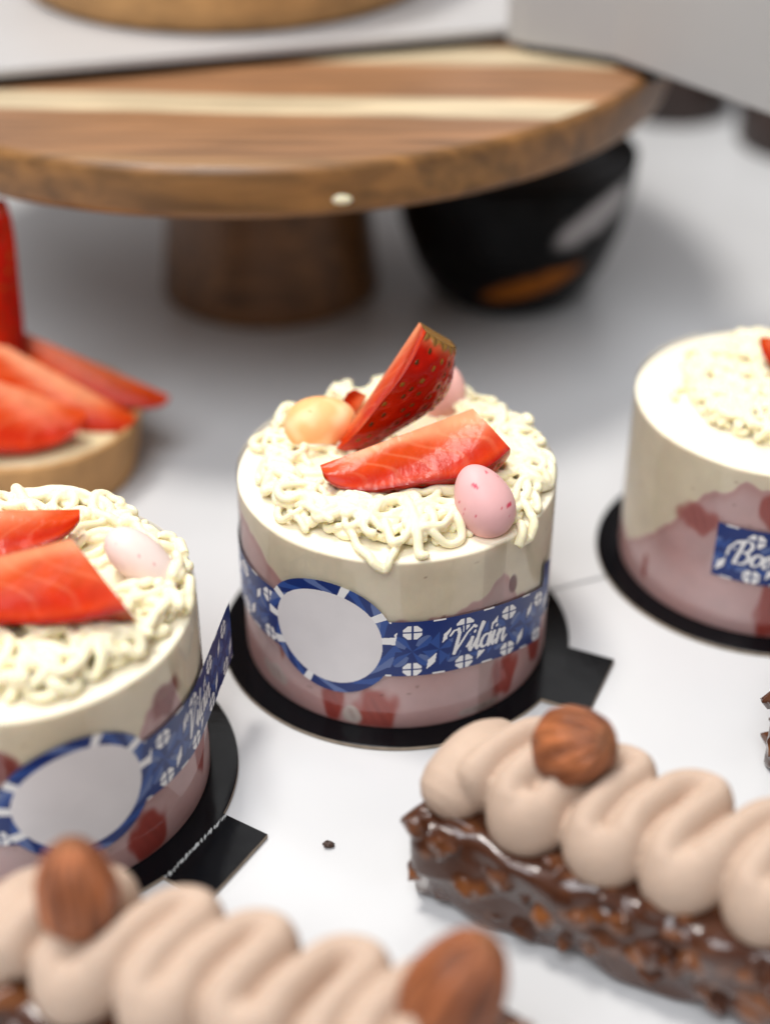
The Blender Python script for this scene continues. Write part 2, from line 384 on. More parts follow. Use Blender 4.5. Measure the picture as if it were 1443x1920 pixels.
# ------------------------------------------------------------------ mousse cakes
CREAM_C, PINK_C, PINK2 = lin(246, 236, 212), lin(222, 192, 192), lin(206, 152, 148)
RED_C, DRED = lin(176, 62, 48), lin(112, 34, 30)
def smooth(a, b, x): t = np.clip((x - a) / (b - a + 1e-9), 0, 1); return t * t * (3 - 2 * t)
def body(parent, bound, berries, seed, R=4.0, H=5.1):
    """bound(s)->height of the pink layer; berries: (s, h, rs, rh, colour)"""
    n, mz = 640, 110
    a = np.linspace(-np.pi, np.pi, n, endpoint=False); z = np.concatenate([np.linspace(0, H - .06, mz), [H - .02]])
    A, Z = np.meshgrid(a, z, indexing='ij'); s = A * R
    rngl = random.Random(seed); ph = [rngl.uniform(0, 6) for _ in range(8)]
    wob = .06 * np.sin(3.1 * s + ph[0]) + .035 * np.sin(7.7 * s + ph[1] + Z) + .02 * np.sin(17 * s + 5 * Z + ph[2])
    b = bound(s) + wob
    t = smooth(-.05, .05, b - Z)[..., None]
    blot = (.5 + .5 * np.sin(1.3 * s + 2.1 * Z + ph[3]) * np.sin(.9 * s - 1.7 * Z + ph[4]))[..., None]
    pink = PINK_C * (1 - .45 * blot) + PINK2 * (.45 * blot)
    edge = np.exp(-((b - Z - .12) / .14) ** 2)[..., None] * .5
    pink = pink * (1 - edge) + PINK2 * edge
    C = CREAM_C * (1 - t) + pink * t
    for (bs, bh, rs, rh, cc) in berries:
        q = np.sqrt(((s - bs) / rs) ** 2 + ((Z - bh) / rh) ** 2) + .10 * np.sin(9 * s + 4 * Z + ph[5]) + .06 * np.sin(5 * Z - 13 * s)
        k = smooth(1.05, .68, q)[..., None] * .92
        inner = (.35 + .3 * np.sin(24 * s + 11 * Z + ph[6]))[..., None] * smooth(.9, .1, q)[..., None]
        C = C * (1 - k) + (np.asarray(cc) * (1 - inner * .45) + DRED * inner * .45) * k
    rs_ = np.random.default_rng(seed)
    for _ in range(46):                                        # vanilla specks and pin-holes in the mousse
        q0, q1, r_ = rs_.uniform(-9, 9), rs_.uniform(.4, 4.9), rs_.uniform(.02, .045)
        k = smooth(1.3, .5, ((s - q0) / (r_ * rs_.uniform(1, 2.2))) ** 2 + ((Z - q1) / r_) ** 2)[..., None] * rs_.uniform(.25, .8)
        C = C * (1 - k) + C * lin(168, 136, 100) * k
    dark = smooth(.10, .0, Z)[..., None] * .5                 # darker towards the foot of the mousse
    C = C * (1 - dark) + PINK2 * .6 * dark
    r = R - .012 * (1 + np.sin(2.3 * s + ph[7]) * np.sin(3 * Z)) 
    r = np.where(Z > H - .05, R - .06, r)
    V = np.stack([r * np.sin(A), -r * np.cos(A), Z], -1).reshape(-1, 3); C = C.reshape(-1, 3)
    m_ = len(z); F = []
    for i in range(n):
        j = (i + 1) % n
        for k in range(m_ - 1): F.append((i * m_ + k, j * m_ + k, j * m_ + k + 1, i * m_ + k + 1))
    # top sheet
    base = len(V); rings = np.linspace(R - .06, .2, 34); Vt = []
    for q, rr in enumerate(rings[1:]):
        zz = H - .02 + .02 * np.sin(2.2 * rr * np.sin(a) + ph[0]) * np.cos(2.0 * rr * np.cos(a) + ph[1])
        Vt.append(np.stack([rr * np.sin(a), -rr * np.cos(a), zz], -1))
    V = np.concatenate([V] + Vt); C = np.concatenate([C, np.tile(CREAM_C, (len(V) - base, 1))])
    prev = [i * m_ + m_ - 1 for i in range(n)]
    for q in range(len(rings) - 1):
        cur = [base + q * n + i for i in range(n)]
        for i in range(n):
            j = (i + 1) % n; F.append((prev[i], prev[j], cur[j], cur[i]))
        prev = cur
    F.append(tuple(prev))
    return mesh('mousse', V, F, M['mousse'], parent, col=C)
def noodles(parent, seed, n, r0, Rmax, off, H=5.1, extra=(), hole=(), bias=None, topz=5.95):
    rg = np.random.default_rng(seed)
    cell = .06; G = 150; hm = np.full((G, G), H)
    gx = (np.arange(G) - G / 2) * cell
    mb = MB()
    bed = []; ab = np.linspace(0, 2 * np.pi, 72, endpoint=False); wv = rg.uniform(0, 6, 4)
    for k_, zz in ((.3, -.12), (1, -.12), (.99, .06), (.93, .17), (.8, .24), (.4, .26), (.05, .26)):
        rr_ = Rmax * .93 * k_ * (1 + .035 * np.sin(5 * ab + wv[0]) + .025 * np.sin(11 * ab + wv[1]))
        bed.append(np.stack([off[0] + rr_ * np.cos(ab), off[1] + rr_ * np.sin(ab), H + zz + (.05 * np.sin(9 * ab + wv[2] + 6 * k_) * k_ if zz > 0 else 0 * ab)], 1))
    bf = grid_faces(7, 72, True) + [tuple(range(72))[::-1], tuple(range(6 * 72, 7 * 72))]
    mb.add(np.concatenate(bed), bf)
    hm[(gx[:, None] - off[0]) ** 2 + (gx[None, :] - off[1]) ** 2 < (Rmax * .86) ** 2] = H + .20
    def lay(P2, r, zfix=None):
        if zfix is None:
            dd_ = np.hypot(P2[:, 0], P2[:, 1]); P2 = P2 * np.minimum(1, 3.90 / np.maximum(dd_, 1e-6))[:, None]
        z = []
        for (x, y) in P2:
            i = int(round(x / cell + G / 2)); j = int(round(y / cell + G / 2)); k = max(1, int(r * .9 / cell))
            i = min(max(i, k), G - k - 1); j = min(max(j, k), G - k - 1)
            z.append(hm[i - k:i + k + 1, j - k:j + k + 1].max())
        z = np.array(z)
        ker = np.array([1, 2, 3, 4, 3, 2, 1.]); ker /= ker.sum()
        z = np.convolve(np.pad(z, 3, mode='edge'), ker, 'valid') + r * .92
        z = H + (topz - H) * np.tanh((z - H) / (topz - H))
        if zfix is not None: z = zfix(P2, z)
        for (x, y), zz in list(zip(P2, z))[::2]:
            i0 = int((x - r) / cell + G / 2); i1 = int((x + r) / cell + G / 2) + 2; j0 = int((y - r) / cell + G / 2); j1 = int((y + r) / cell + G / 2) + 2
            i0, j0 = max(i0, 0), max(j0, 0)
            sx = gx[i0:i1][:, None]; sy = gx[j0:j1][None, :]; d2 = (sx - x) ** 2 + (sy - y) ** 2
            zz_ = zz + np.sqrt(np.maximum(r * r - d2, 0)); sub = hm[i0:i1, j0:j1]
            np.copyto(sub, np.maximum(sub, np.where(d2 < r * r, zz_, 0)))
        P3 = np.c_[P2, z]
        rr = r * (1 + .10 * np.sin(np.arange(len(P2)) * .31 + rg.uniform(0, 6)) + .05 * rg.standard_normal(len(P2)).cumsum() / (1 + np.arange(len(P2))) ** .5)
        Vt, Ft = tube(P3, rr, seg=9); mb.add(Vt, Ft)
    for q in range(n):
        best = None
        for _ in range(7):
            rr = Rmax * math.sqrt(rg.uniform(.02, 1)); an = rg.uniform(0, 2 * np.pi); x, y = rr * math.cos(an) + off[0], rr * math.sin(an) + off[1]
            if any(math.hypot(x - q0, y - q1) < q2 for q0, q1, q2 in hole): continue
            i = int(x / cell + G / 2); j = int(y / cell + G / 2); hgt = hm[max(i - 3, 0):i + 4, max(j - 3, 0):j + 4].mean()
            if best is None or hgt < best[0]: best = (hgt, x, y)
        if best is None: continue
        _, x, y = best; th = rg.uniform(0, 6.28); st = .065; P2 = []
        Ln = int(rg.choice([14, 24, 46, 60, 80]) * rg.uniform(.8, 1.2)); w0 = rg.uniform(.16, .30); ph = rg.uniform(0, 6.28); drift = rg.uniform(-.05, .05); amp = rg.uniform(1.7, 3.4)
        for i in range(Ln):
            if any(math.hypot(x - q0, y - q1) < q2 * .92 for q0, q1, q2 in hole): break
            P2.append((x, y))
            kap = amp * math.sin(i * w0 * .55 + ph) + drift * 20
            dx, dy = x - off[0], y - off[1]; d = math.hypot(dx, dy)
            if d > Rmax * .93:                               # turn back before the rim
                inward = math.atan2(-dy, -dx); e = (inward - th + math.pi) % (2 * math.pi) - math.pi
                kap += 4.2 * np.sign(e)
            th += kap * st; x += math.cos(th) * st; y += math.sin(th) * st
        if len(P2) < 9: continue
        lay(np.array(P2), r0 * rg.uniform(.86, 1.12))
    for P2, zf in extra: lay(np.asarray(P2, float), r0, zf)
    V, F = remeshed(np.concatenate(mb.V), mb.F, .027, 1, .35)
    return mesh('piped_cream', V, F, M['cream'], parent)
def film(parent, seam_s, R=4.022, top=5.17):
    n = 160; a = np.linspace(0, 2 * np.pi, n); a0 = seam_s / R
    rr = R + .012 * (a / (2 * np.pi)); z = [0.02, 1.3, 2.6, 3.9, top]
    ang = a0 + a * (1 + .16 / (2 * np.pi)) 
    V = np.concatenate([np.stack([rr * np.sin(ang), -rr * np.cos(ang), np.full(n, q)], 1) for q in z])
    return mesh('film_wrap', V, grid_faces(len(z), n), M['film'], parent)
def creased(d):
    m = M['board'].copy(); nt = m.node_tree; N, L = nt.nodes, nt.links; p = N['Principled BSDF']
    tc = N.new('ShaderNodeTexCoord'); dt = N.new('ShaderNodeVectorMath'); dt.operation = 'DOT_PRODUCT'; dt.inputs[1].default_value = (d[0], d[1], 0)
    L.new(tc.outputs['Object'], dt.inputs[0])
    cmp_ = N.new('ShaderNodeMapRange'); cmp_.interpolation_type = 'SMOOTHSTEP'
    dd = N.new('ShaderNodeMath'); dd.operation = 'SUBTRACT'; dd.inputs[1].default_value = .0462; L.new(dt.outputs['Value'], dd.inputs[0])
    ab = N.new('ShaderNodeMath'); ab.operation = 'ABSOLUTE'; L.new(dd.outputs[0], ab.inputs[0])
    cmp_.inputs['From Min'].default_value = .0018; cmp_.inputs['From Max'].default_value = .0; L.new(ab.outputs[0], cmp_.inputs['Value'])
    mp = N.new('ShaderNodeMapping'); mp.inputs['Rotation'].default_value = (0, 0, -math.atan2(d[1], d[0])); mp.inputs['Scale'].default_value = (1800, 420, 1)
    mp.vector_type = 'POINT'; L.new(tc.outputs['Object'], mp.inputs['Vector'])
    n = N.new('ShaderNodeTexNoise'); n.inputs['Scale'].default_value = 1; n.inputs['Detail'].default_value = 4; L.new(mp.outputs['Vector'], n.inputs['Vector'])
    mu = N.new('ShaderNodeMath'); mu.operation = 'MULTIPLY'; L.new(cmp_.outputs['Result'], mu.inputs[0]); L.new(n.outputs['Fac'], mu.inputs[1])
    th = N.new('ShaderNodeMapRange'); th.inputs['From Min'].default_value = .44; th.inputs['From Max'].default_value = .54; L.new(mu.outputs[0], th.inputs['Value'])
    mx = N.new('ShaderNodeMix'); mx.data_type = 'RGBA'; mx.inputs['A'].default_value = (.004, .004, .005, 1); mx.inputs['B'].default_value = (.42, .43, .42, 1)
    L.new(th.outputs['Result'], mx.inputs['Factor']); L.new(mx.outputs['Result'], p.inputs['Base Color'])
    return m
def cake_board(c, tab_ang, label, crease=False):
    t = thing('cake_board', (c[0], c[1], TZ), label, 'cake board', 'black boards under the mousse cakes')
    R = 4.66; n = 128; zt = -TZ - .004
    a = np.linspace(0, 2 * np.pi, n, endpoint=False)
    prof = [(R - .02, 0), (R, .02), (R, zt - .02), (R - .02, zt), (.001, zt)]
    V, F = lathe(prof, n); fm = [1 if i < 2 * n else 0 for i in range(len(F))]
    mesh('disc', V, F, None, t, mats=[M['board'], M['card']], fm=fm, smooth=False)
    d = np.array([math.cos(tab_ang), math.sin(tab_ang)]); nn = np.array([-d[1], d[0]]); wd = 1.12; L0, L1 = 4.30, 5.78
    poly = [L0 * d - wd * nn, L1 * d - wd * nn, L1 * d + wd * nn, L0 * d + wd * nn]
    V, F = slab(poly, .006, zt + .006, .012)
    fm = [1 if i < 8 else 0 for i in range(len(F))]
    mesh('pull_tab', V, F, None, t, mats=[creased(d) if crease else M['board'], M['card']], fm=fm, smooth=False)
    return t

CC, LC, RC = np.array([.2927, 31.740]), np.array([-8.2018, 26.2653]), np.array([10.806, 35.270])
def interp(tab): xs, ys = zip(*tab); return lambda s: np.interp(s, xs, ys)
GC = 'round strawberry mousse cakes on black boards'
cake_board(CC, math.radians(-24), 'black cake board with square tab, under the middle mousse cake')
cake_board(LC, math.radians(-31.5), 'black cake board whose creased tab points at the brown nut, under the left mousse cake', True)
cake_board(RC, math.radians(40), 'blurred black cake board under the mousse cake at the right edge')

c1 = thing('mousse_cake', (*CC, 0), 'whole round cream and pink mousse cake in the middle with blue egg sticker', 'cake', GC)
body(c1, interp([(-13, 3), (-6, 4.7), (-4.6, 4.5), (-3.0, 3.7), (-2, 3.3), (.4, 3.32), (.8, 3.44), (1.7, 3.5), (2.25, 3.62), (2.55, 3.95), (2.76, 4.15), (2.95, 4.0), (3.3, 3.2), (4.5, 2.6), (6, 3.4), (13, 3)]),
     [(-1.62, .60, .34, .75, RED_C), (-.50, .50, .62, .85, lin(186, 80, 66)), (2.95, .85, .55, .75, lin(182, 76, 64)), (3.12, 3.62, .16, .3, lin(120, 60, 62)), (-3.2, 1.7, .12, .6, lin(190, 120, 105)), (4.4, 1.0, .5, .7, RED_C), (-1.15, .30, .30, .30, lin(226, 218, 212)), (-3.5, .62, .55, .30, lin(216, 204, 200)), (2.2, .18, .7, .14, lin(214, 200, 196))], 3)
def spill(c, px0, R=4.0, H=5.1):
    def f(P2, z):
        d = np.hypot(P2[:, 0], P2[:, 1]); over = np.maximum(d - (R - .02), 0)
        P2 *= np.minimum(1, (R + .10) / d)[:, None]
        return np.where(over > 0, H + .16 - np.minimum(over * 1.1, .42), np.maximum(H + .14, np.minimum(z, H + .3)))
    return f
def pl(c, pts, z, n=34):
    q = np.array([at(px, py, z)[:2] - c for px, py in pts]); t = np.linspace(0, 1, len(q)); tt = np.linspace(0, 1, n)
    # smooth polyline
    o = np.stack([np.interp(tt, t, q[:, k]) for k in (0, 1)], 1)
    for _ in range(2): o[1:-1] = (o[:-2] + 2 * o[1:-1] + o[2:]) / 4
    return o
def spot(c, px, py, z, r): q = at(px, py, z)[:2] - c; return (q[0], q[1], r)
HC = [spot(CC, 605, 810, 5.3, .62), spot(CC, 905, 975, 5.3, .55), spot(CC, 640, 905, 5.2, .42), spot(CC, 700, 890, 5.2, .6), spot(CC, 770, 870, 5.2, .7), spot(CC, 840, 850, 5.2, .7), spot(CC, 890, 820, 5.2, .5), spot(CC, 700, 820, 5.2, .6), spot(CC, 780, 800, 5.2, .7)]
noodles(c1, 11, 142, .108, 3.66, (.16, .20), hole=HC, topz=5.80, extra=[
    (pl(CC, [(650, 1000), (672, 1030), (700, 1052), (722, 1062), (738, 1040), (745, 1020)], 5.2), spill(CC, 0)),
    (pl(CC, [(975, 950), (1000, 975), (1018, 1000), (1012, 1012), (990, 1010), (975, 985)], 5.2), spill(CC, 0)),
    (pl(CC, [(560, 960), (600, 985), (640, 965), (680, 985), (715, 1005)], 5.3, 44), None),
    (pl(CC, [(690, 990), (715, 955), (750, 950), (775, 975), (765, 1010), (735, 1020), (722, 990)], 5.4, 54), None),
    (pl(CC, [(760, 950), (778, 985), (785, 1025), (800, 1035)], 5.4, 34), None),
    (pl(CC, [(795, 1010), (830, 1005), (850, 980), (865, 960)], 5.3, 34), None)])
film(c1, 2.12)
sticker(c1, -1.80, tail_from=4.55, dip=.058, curl=0)

c2 = thing('mousse_cake', (*LC, 0), 'mousse cake cut by the left edge of the photo, its sticker end standing off', 'cake', GC)
body(c2, interp([(-13, 3), (-1, 4.4), (.44, 4.3), (.8, 4.0), (1.2, 3.5), (2.6, 3.0), (3.2, 3.2), (3.5, 3.8), (3.7, 4.0), (4.6, 4.0), (4.9, 3.3), (6, 3.2), (13, 3)]),
     [(4.25, 3.95, .62, .52, lin(150, 66, 62)), (3.35, .62, .62, .85, RED_C), (.25, 3.9, .5, .5, lin(150, 60, 50)), (5.6, 1.5, .4, .9, lin(170, 70, 60))], 8)
HL = [spot(LC, 268, 1075, 5.3, .62), spot(LC, 185, 1105, 5.2, .6), spot(LC, 110, 1115, 5.2, .7), spot(LC, 30, 1130, 5.2, .7), spot(LC, 100, 1010, 5.2, .6), spot(LC, 30, 1020, 5.2, .7), spot(LC, -60, 1080, 5.2, 1.0)]
noodles(c2, 23, 118, .120, 3.62, (.20, .24), hole=HL, topz=5.88)
film(c2, -2.0)
sticker(c2, 1.88, tail_from=5.75, curl=0)

c3 = thing('mousse_cake', (*RC, 0), 'softly blurred mousse cake cut by the right edge of the photo', 'cake', GC)
body(c3, interp([(-13, 3), (-6.5, 1.0), (-5.6, .95), (-4.66, 1.58), (-3.69, 2.77), (-2.8, 3.98), (-2.2, 4.3), (-1.76, 4.82), (-1.1, 4.58), (0, 4.2), (3, 3.2), (13, 3)]),
     [(-.55, 1.0, .5, 1.4, RED_C), (-.95, 4.05, .45, .62, RED_C), (-2.9, 3.2, .7, .5, lin(190, 118, 114)), (-4.5, .8, .12, .5, lin(170, 80, 70))], 5)
noodles(c3, 37, 108, .106, 3.0, (.30, .22), hole=[(1.9, .2, .9)], topz=5.70)
film(c3, 3.0)
sticker(c3, 4.42, left_cut=-6.8, R=4.075)

# ------------------------------------------------------------------ strawberry slices
def berry(P0, P1, e1, away, Rm, phi, label, group, seed=0, hull=True, pale=.5, end=.5, fat=.42, skew=0.0):
    """wedge of a strawberry: tip P0, hull end P1; one cut face runs from the axis along e1, skin turns from e1 towards `away`"""
    P0, P1 = np.asarray(P0, float), np.asarray(P1, float); Lg = np.linalg.norm(P1 - P0); ax = (P1 - P0) / Lg
    e1 = np.asarray(e1, float); e1 = unit(e1 - ax * (e1 @ ax)); e2 = np.cross(ax, e1)
    if e2 @ np.asarray(away, float) < 0: e2 = -e2
    rg = np.random.default_rng(seed)
    def f(t): return Rm * np.maximum((np.clip(t, 0, 1) + .012) ** fat * (1 - (1 - end) * np.clip((t - .55) / .45, 0, 1) ** 2.2), .03)
    low = np.minimum(P0, P1)
    t = thing('strawberry_slice', P0, label, 'strawberry', group)
    # skin
    nt_, npz = 130, 84
    T, Q = np.meshgrid(np.linspace(0, 1, nt_), np.linspace(0, 1, npz), indexing='ij')
    psi = Q * phi; rad = f(T) * (1 + .03 * np.sin(5 * T + 3 * psi + seed) + .02 * np.sin(11 * T - 4 * psi))
    col = np.empty(T.shape + (3,)); deep, brt = lin(158, 15, 2), lin(196, 46, 5)
    mixv = (.5 + .5 * np.sin(4 * T + 2 * psi + seed))[..., None] * .6
    col[:] = deep * (1 - mixv) + brt * mixv
    tip = smooth(.90, 1.0, T)[..., None]; col[:] = col * (1 - tip * .55) + lin(206, 120, 78) * tip * .55
    disp = np.zeros(T.shape)
    k = 0
    for row in np.arange(.06, .97, .085):
        cnt = max(2, int(phi * f(np.array(row)) / .34)); k += 1
        for j in range(cnt):
            q = (j + .5 + .5 * (k % 2)) / cnt + rg.uniform(-.06, .06); tt = row + rg.uniform(-.015, .015)
            if not .03 < q < .97: continue
            du = (Q - q) * phi * f(np.array(tt)); dv = (T - tt) * Lg; d2 = (du / .085) ** 2 + (dv / .12) ** 2
            disp -= .045 * np.exp(-d2 * .8); sd = (du / .042) ** 2 + (dv / .075) ** 2
            disp += .055 * np.exp(-sd * 1.4)
            kk = smooth(1.25, .75, sd)[..., None]; col[:] = col * (1 - kk) + lin(*[(128, 84, 28), (96, 54, 18), (74, 44, 16)][rg.integers(3)]) * kk
    if hull:
        hl = smooth(.955, .985, T + .012 * np.sin(26 * psi + seed))[..., None]; col[:] = col * (1 - hl) + lin(128, 92, 44) * hl
        disp += .05 * (hl[..., 0]) * np.abs(np.sin(17 * psi + seed))
    rad = rad + disp
    V = (P1 - P0) * T[..., None] + (rad * np.cos(psi))[..., None] * e1 + (rad * np.sin(psi))[..., None] * e2
    V = V + (skew * rad * np.cos(psi) * T)[..., None] * ax
    flip = np.dot(np.cross(ax, e1), e2) > 0
    F = grid_faces(nt_, npz)
    mesh('skin', V.reshape(-1, 3), F if flip else [g[::-1] for g in F], M['skin'], t, col=col.reshape(-1, 3))
    # cut faces + hull end
    mb = MB(); n2 = 46
    for side, pz in ((0, 0.0), (1, phi)):
        dr = math.cos(pz) * e1 + math.sin(pz) * e2; nrm = np.cross(ax, dr)
        T2, Q2 = np.meshgrid(np.linspace(0, 1, nt_), np.linspace(0, 1, n2), indexing='ij')
        edge = f(T2) * (1 + .03 * np.sin(5 * T2 + 3 * pz + seed) + .02 * np.sin(11 * T2 - 4 * pz))
        wav = .035 * np.sin(7 * T2 + seed + 4 * Q2) * np.sin(np.pi * Q2)
        V = (P1 - P0) * T2[..., None] + (edge * Q2)[..., None] * dr + wav[..., None] * nrm
        V = V + (skew * edge * Q2 * math.cos(pz) * T2)[..., None] * ax
        core = np.exp(-((Q2 - .06) / (.20 + .10 * np.sin(6 * T2 + seed))) ** 2) * smooth(.05, .3, T2)
        vein = smooth(.72, 1.0, np.sin(34 * T2 - 9 * Q2 + seed + 1.5 * np.sin(8 * Q2))) * np.exp(-((Q2 - .45) / .33) ** 2) * smooth(.06, .3, T2) * .55
        mid = np.exp(-((Q2 - .72) / .22) ** 2)
        rim_ = smooth(.86, 1.0, Q2)
        c0, c1_, cr, cw = lin(200, 66, 14), lin(184, 36, 3), lin(146, 11, 2), lin(230, 156, 112)
        c = c0 * np.ones(T2.shape + (3,))
        c = c * (1 - mid[..., None]) + c1_ * mid[..., None]
        wv = np.clip(core * pale * 1.15 + vein * pale * .5, 0, .85)[..., None]
        wv = np.clip(wv + smooth(.8, 1., T2)[..., None] * pale * .35 * (1 - Q2[..., None]), 0, .92)
        c = c * (1 - wv) + cw * wv
        c = c * (1 - rim_[..., None]) + cr * rim_[..., None]
        Fg = grid_faces(nt_, n2)
        if (side == 0) == flip: Fg = [g[::-1] for g in Fg]
        mb.add(V.reshape(-1, 3), Fg, c.reshape(-1, 3))
    # end cap at the hull
    pts = [P1 - P0]; psi = np.linspace(0, phi, 20)
    for p in psi:
        r_ = f(np.array(1.0)) * (1 + .03 * math.sin(5 + 3 * p + seed) + .02 * math.sin(11 - 4 * p)); pts.append((P1 - P0) + r_ * (math.cos(p) * e1 + math.sin(p) * e2) + ax * skew * r_ * math.cos(p))
    mb.add(np.array(pts) + ax * 0.0, [(0, i + 1, i + 2) for i in range(19)], lin(214, 130, 84) if not hull else lin(150, 110, 60))
    mb.build('flesh', M['flesh'], t, col=True)
    return t
GB = 'strawberry slices on the mousse cakes'
X_, Y_, Z_ = np.array([1., 0, 0]), np.array([0, 1., 0]), np.array([0, 0, 1.])
# middle cake
berry(aty(630, 836, 32.2), aty(786, 604, 33.2), (.06, -.88, .12), (.9, .1, -.4), 1.84, 1.85,
      'strawberry slice standing on end with seedy skin towards us and brown stalk scar', GB, 1, True, .45, .58, .46)
berry(aty(600, 872, 30.45), aty(886, 766, 31.6), (.36 * _r - .82 * _u - .46 * _d), (0, .9, -.4), 1.92, 1.25,
      'strawberry slice lying across the middle cake in front of the standing slice', GB, 2, False, .75, .72, .36, .28)
berry(aty(650, 812, 33.3), aty(688, 742, 33.8), (-.6, -.4, -.5), (.3, .6, -.4), .6, 1.3,
      'strawberry slice mostly hidden between the orange egg and the standing slice', GB, 3, False, .3, .6)
# left cake
berry(aty(150, 955, 28.0), aty(-170, 960, 27.4), (-.85 * _u - .5 * _d), (0, .9, -.3), 1.65, 1.3,
      'strawberry slice with rounded red tip, lying behind the larger slice on the left cake', GB, 5, False, .4, .7)
berry(aty(-190, 1090, 25.4), aty(134, 1010, 25.9), (.20 * _r - .85 * _u - .4 * _d), (0, .85, -.5), 2.05, 1.15,
      'large straight-cut strawberry slice lying in front on the left cake', GB, 6, False, .55, .98, .42, .50)
# right cake
berry(aty(1426, 632, 36.2), aty(1560, 640, 36.0), (-.1, -.6, -.8), (.2, .9, -.1), 1.5, 1.5,
      'strawberry slice at the photo edge on the right mousse cake', GB, 7, False, .6, .8)

# ------------------------------------------------------------------ speckled candy eggs
def candy(c, ax, L, W, base, spots, label, seed, nspot=16, mottle=0.0):
    t = np.linspace(0, np.pi, 60); p = np.linspace(0, 2 * np.pi, 80, endpoint=False)
    T, P = np.meshgrid(t, p, indexing='ij'); z = -np.cos(T) * L / 2; r = np.sin(T) * W / 2 * (1 - .14 * (z / (L / 2)))
    ax = unit(ax); s = unit(np.cross(ax, [.3, .9, .2])); q = np.cross(ax, s)
    V = z[..., None] * ax + (r * np.cos(P))[..., None] * s + (r * np.sin(P))[..., None] * q
    rg = np.random.default_rng(seed); nrm = V / np.linalg.norm(V, axis=-1, keepdims=True)
    C = np.ones(V.shape) * base
    if mottle:
        mo = np.array([[max(0, nz(v, 2.6, seed) + .12) for v in row] for row in V])[..., None] * mottle * 2.4
        C = C * (1 - np.clip(mo, 0, .8)) + lin(255, 236, 190) * np.clip(mo, 0, .8)
    for _ in range(nspot):
        d = unit(rg.standard_normal(3)); rad = rg.uniform(.016, .050) * (1 if rg.uniform() < .3 else .5); el = rg.uniform(1, 2.4); ta = unit(np.cross(d, rg.standard_normal(3)))
        e = V - d * np.sum(V * d, -1, keepdims=True) ; front = np.sum(nrm * d, -1) > 0
        a = np.sum(V * ta, -1); bb = np.sum(V * np.cross(d, ta), -1)
        k = (smooth(1.2, .7, (a / (rad * el)) ** 2 + (bb / rad) ** 2) * front)[..., None] * rg.uniform(.5, 1)
        C = C * (1 - k) + np.asarray(spots) * k
    low = V[..., 2].min()
    return tag(mesh('candy_egg', V.reshape(-1, 3), grid_faces(60, 80, True), M['candy'], None, loc=c, col=C.reshape(-1, 3)), label, 'candy egg', 'speckled candy eggs on the cakes')
candy(aty(600, 795, 32.7), .96 * _r + .25 * _u - .1 * _d, 1.86, 1.44, lin(250, 184, 122), lin(224, 140, 66), 'mottled orange candy egg beside the standing strawberry slice', 4, 10, .3)
candy(aty(906, 939, 29.25), -.42 * _r + .86 * _u - .1 * _d, 1.82, 1.36, lin(228, 176, 174), lin(205, 52, 84), 'pink candy egg with red specks in front of the lying strawberry slice', 15, 42)
candy(aty(828, 742, 34.6), .2 * _r + .9 * _u, 1.7, 1.3, lin(246, 190, 180), lin(226, 130, 130), 'salmon pink candy egg half hidden behind the standing strawberry slice', 6, 12)
candy(aty(268, 1052, 26.9), .74 * _r - .62 * _u + .1 * _d, 1.98, 1.04, lin(233, 213, 204), lin(206, 90, 96), 'pale pinkish white candy egg with faint specks on the left cake', 9, 34)

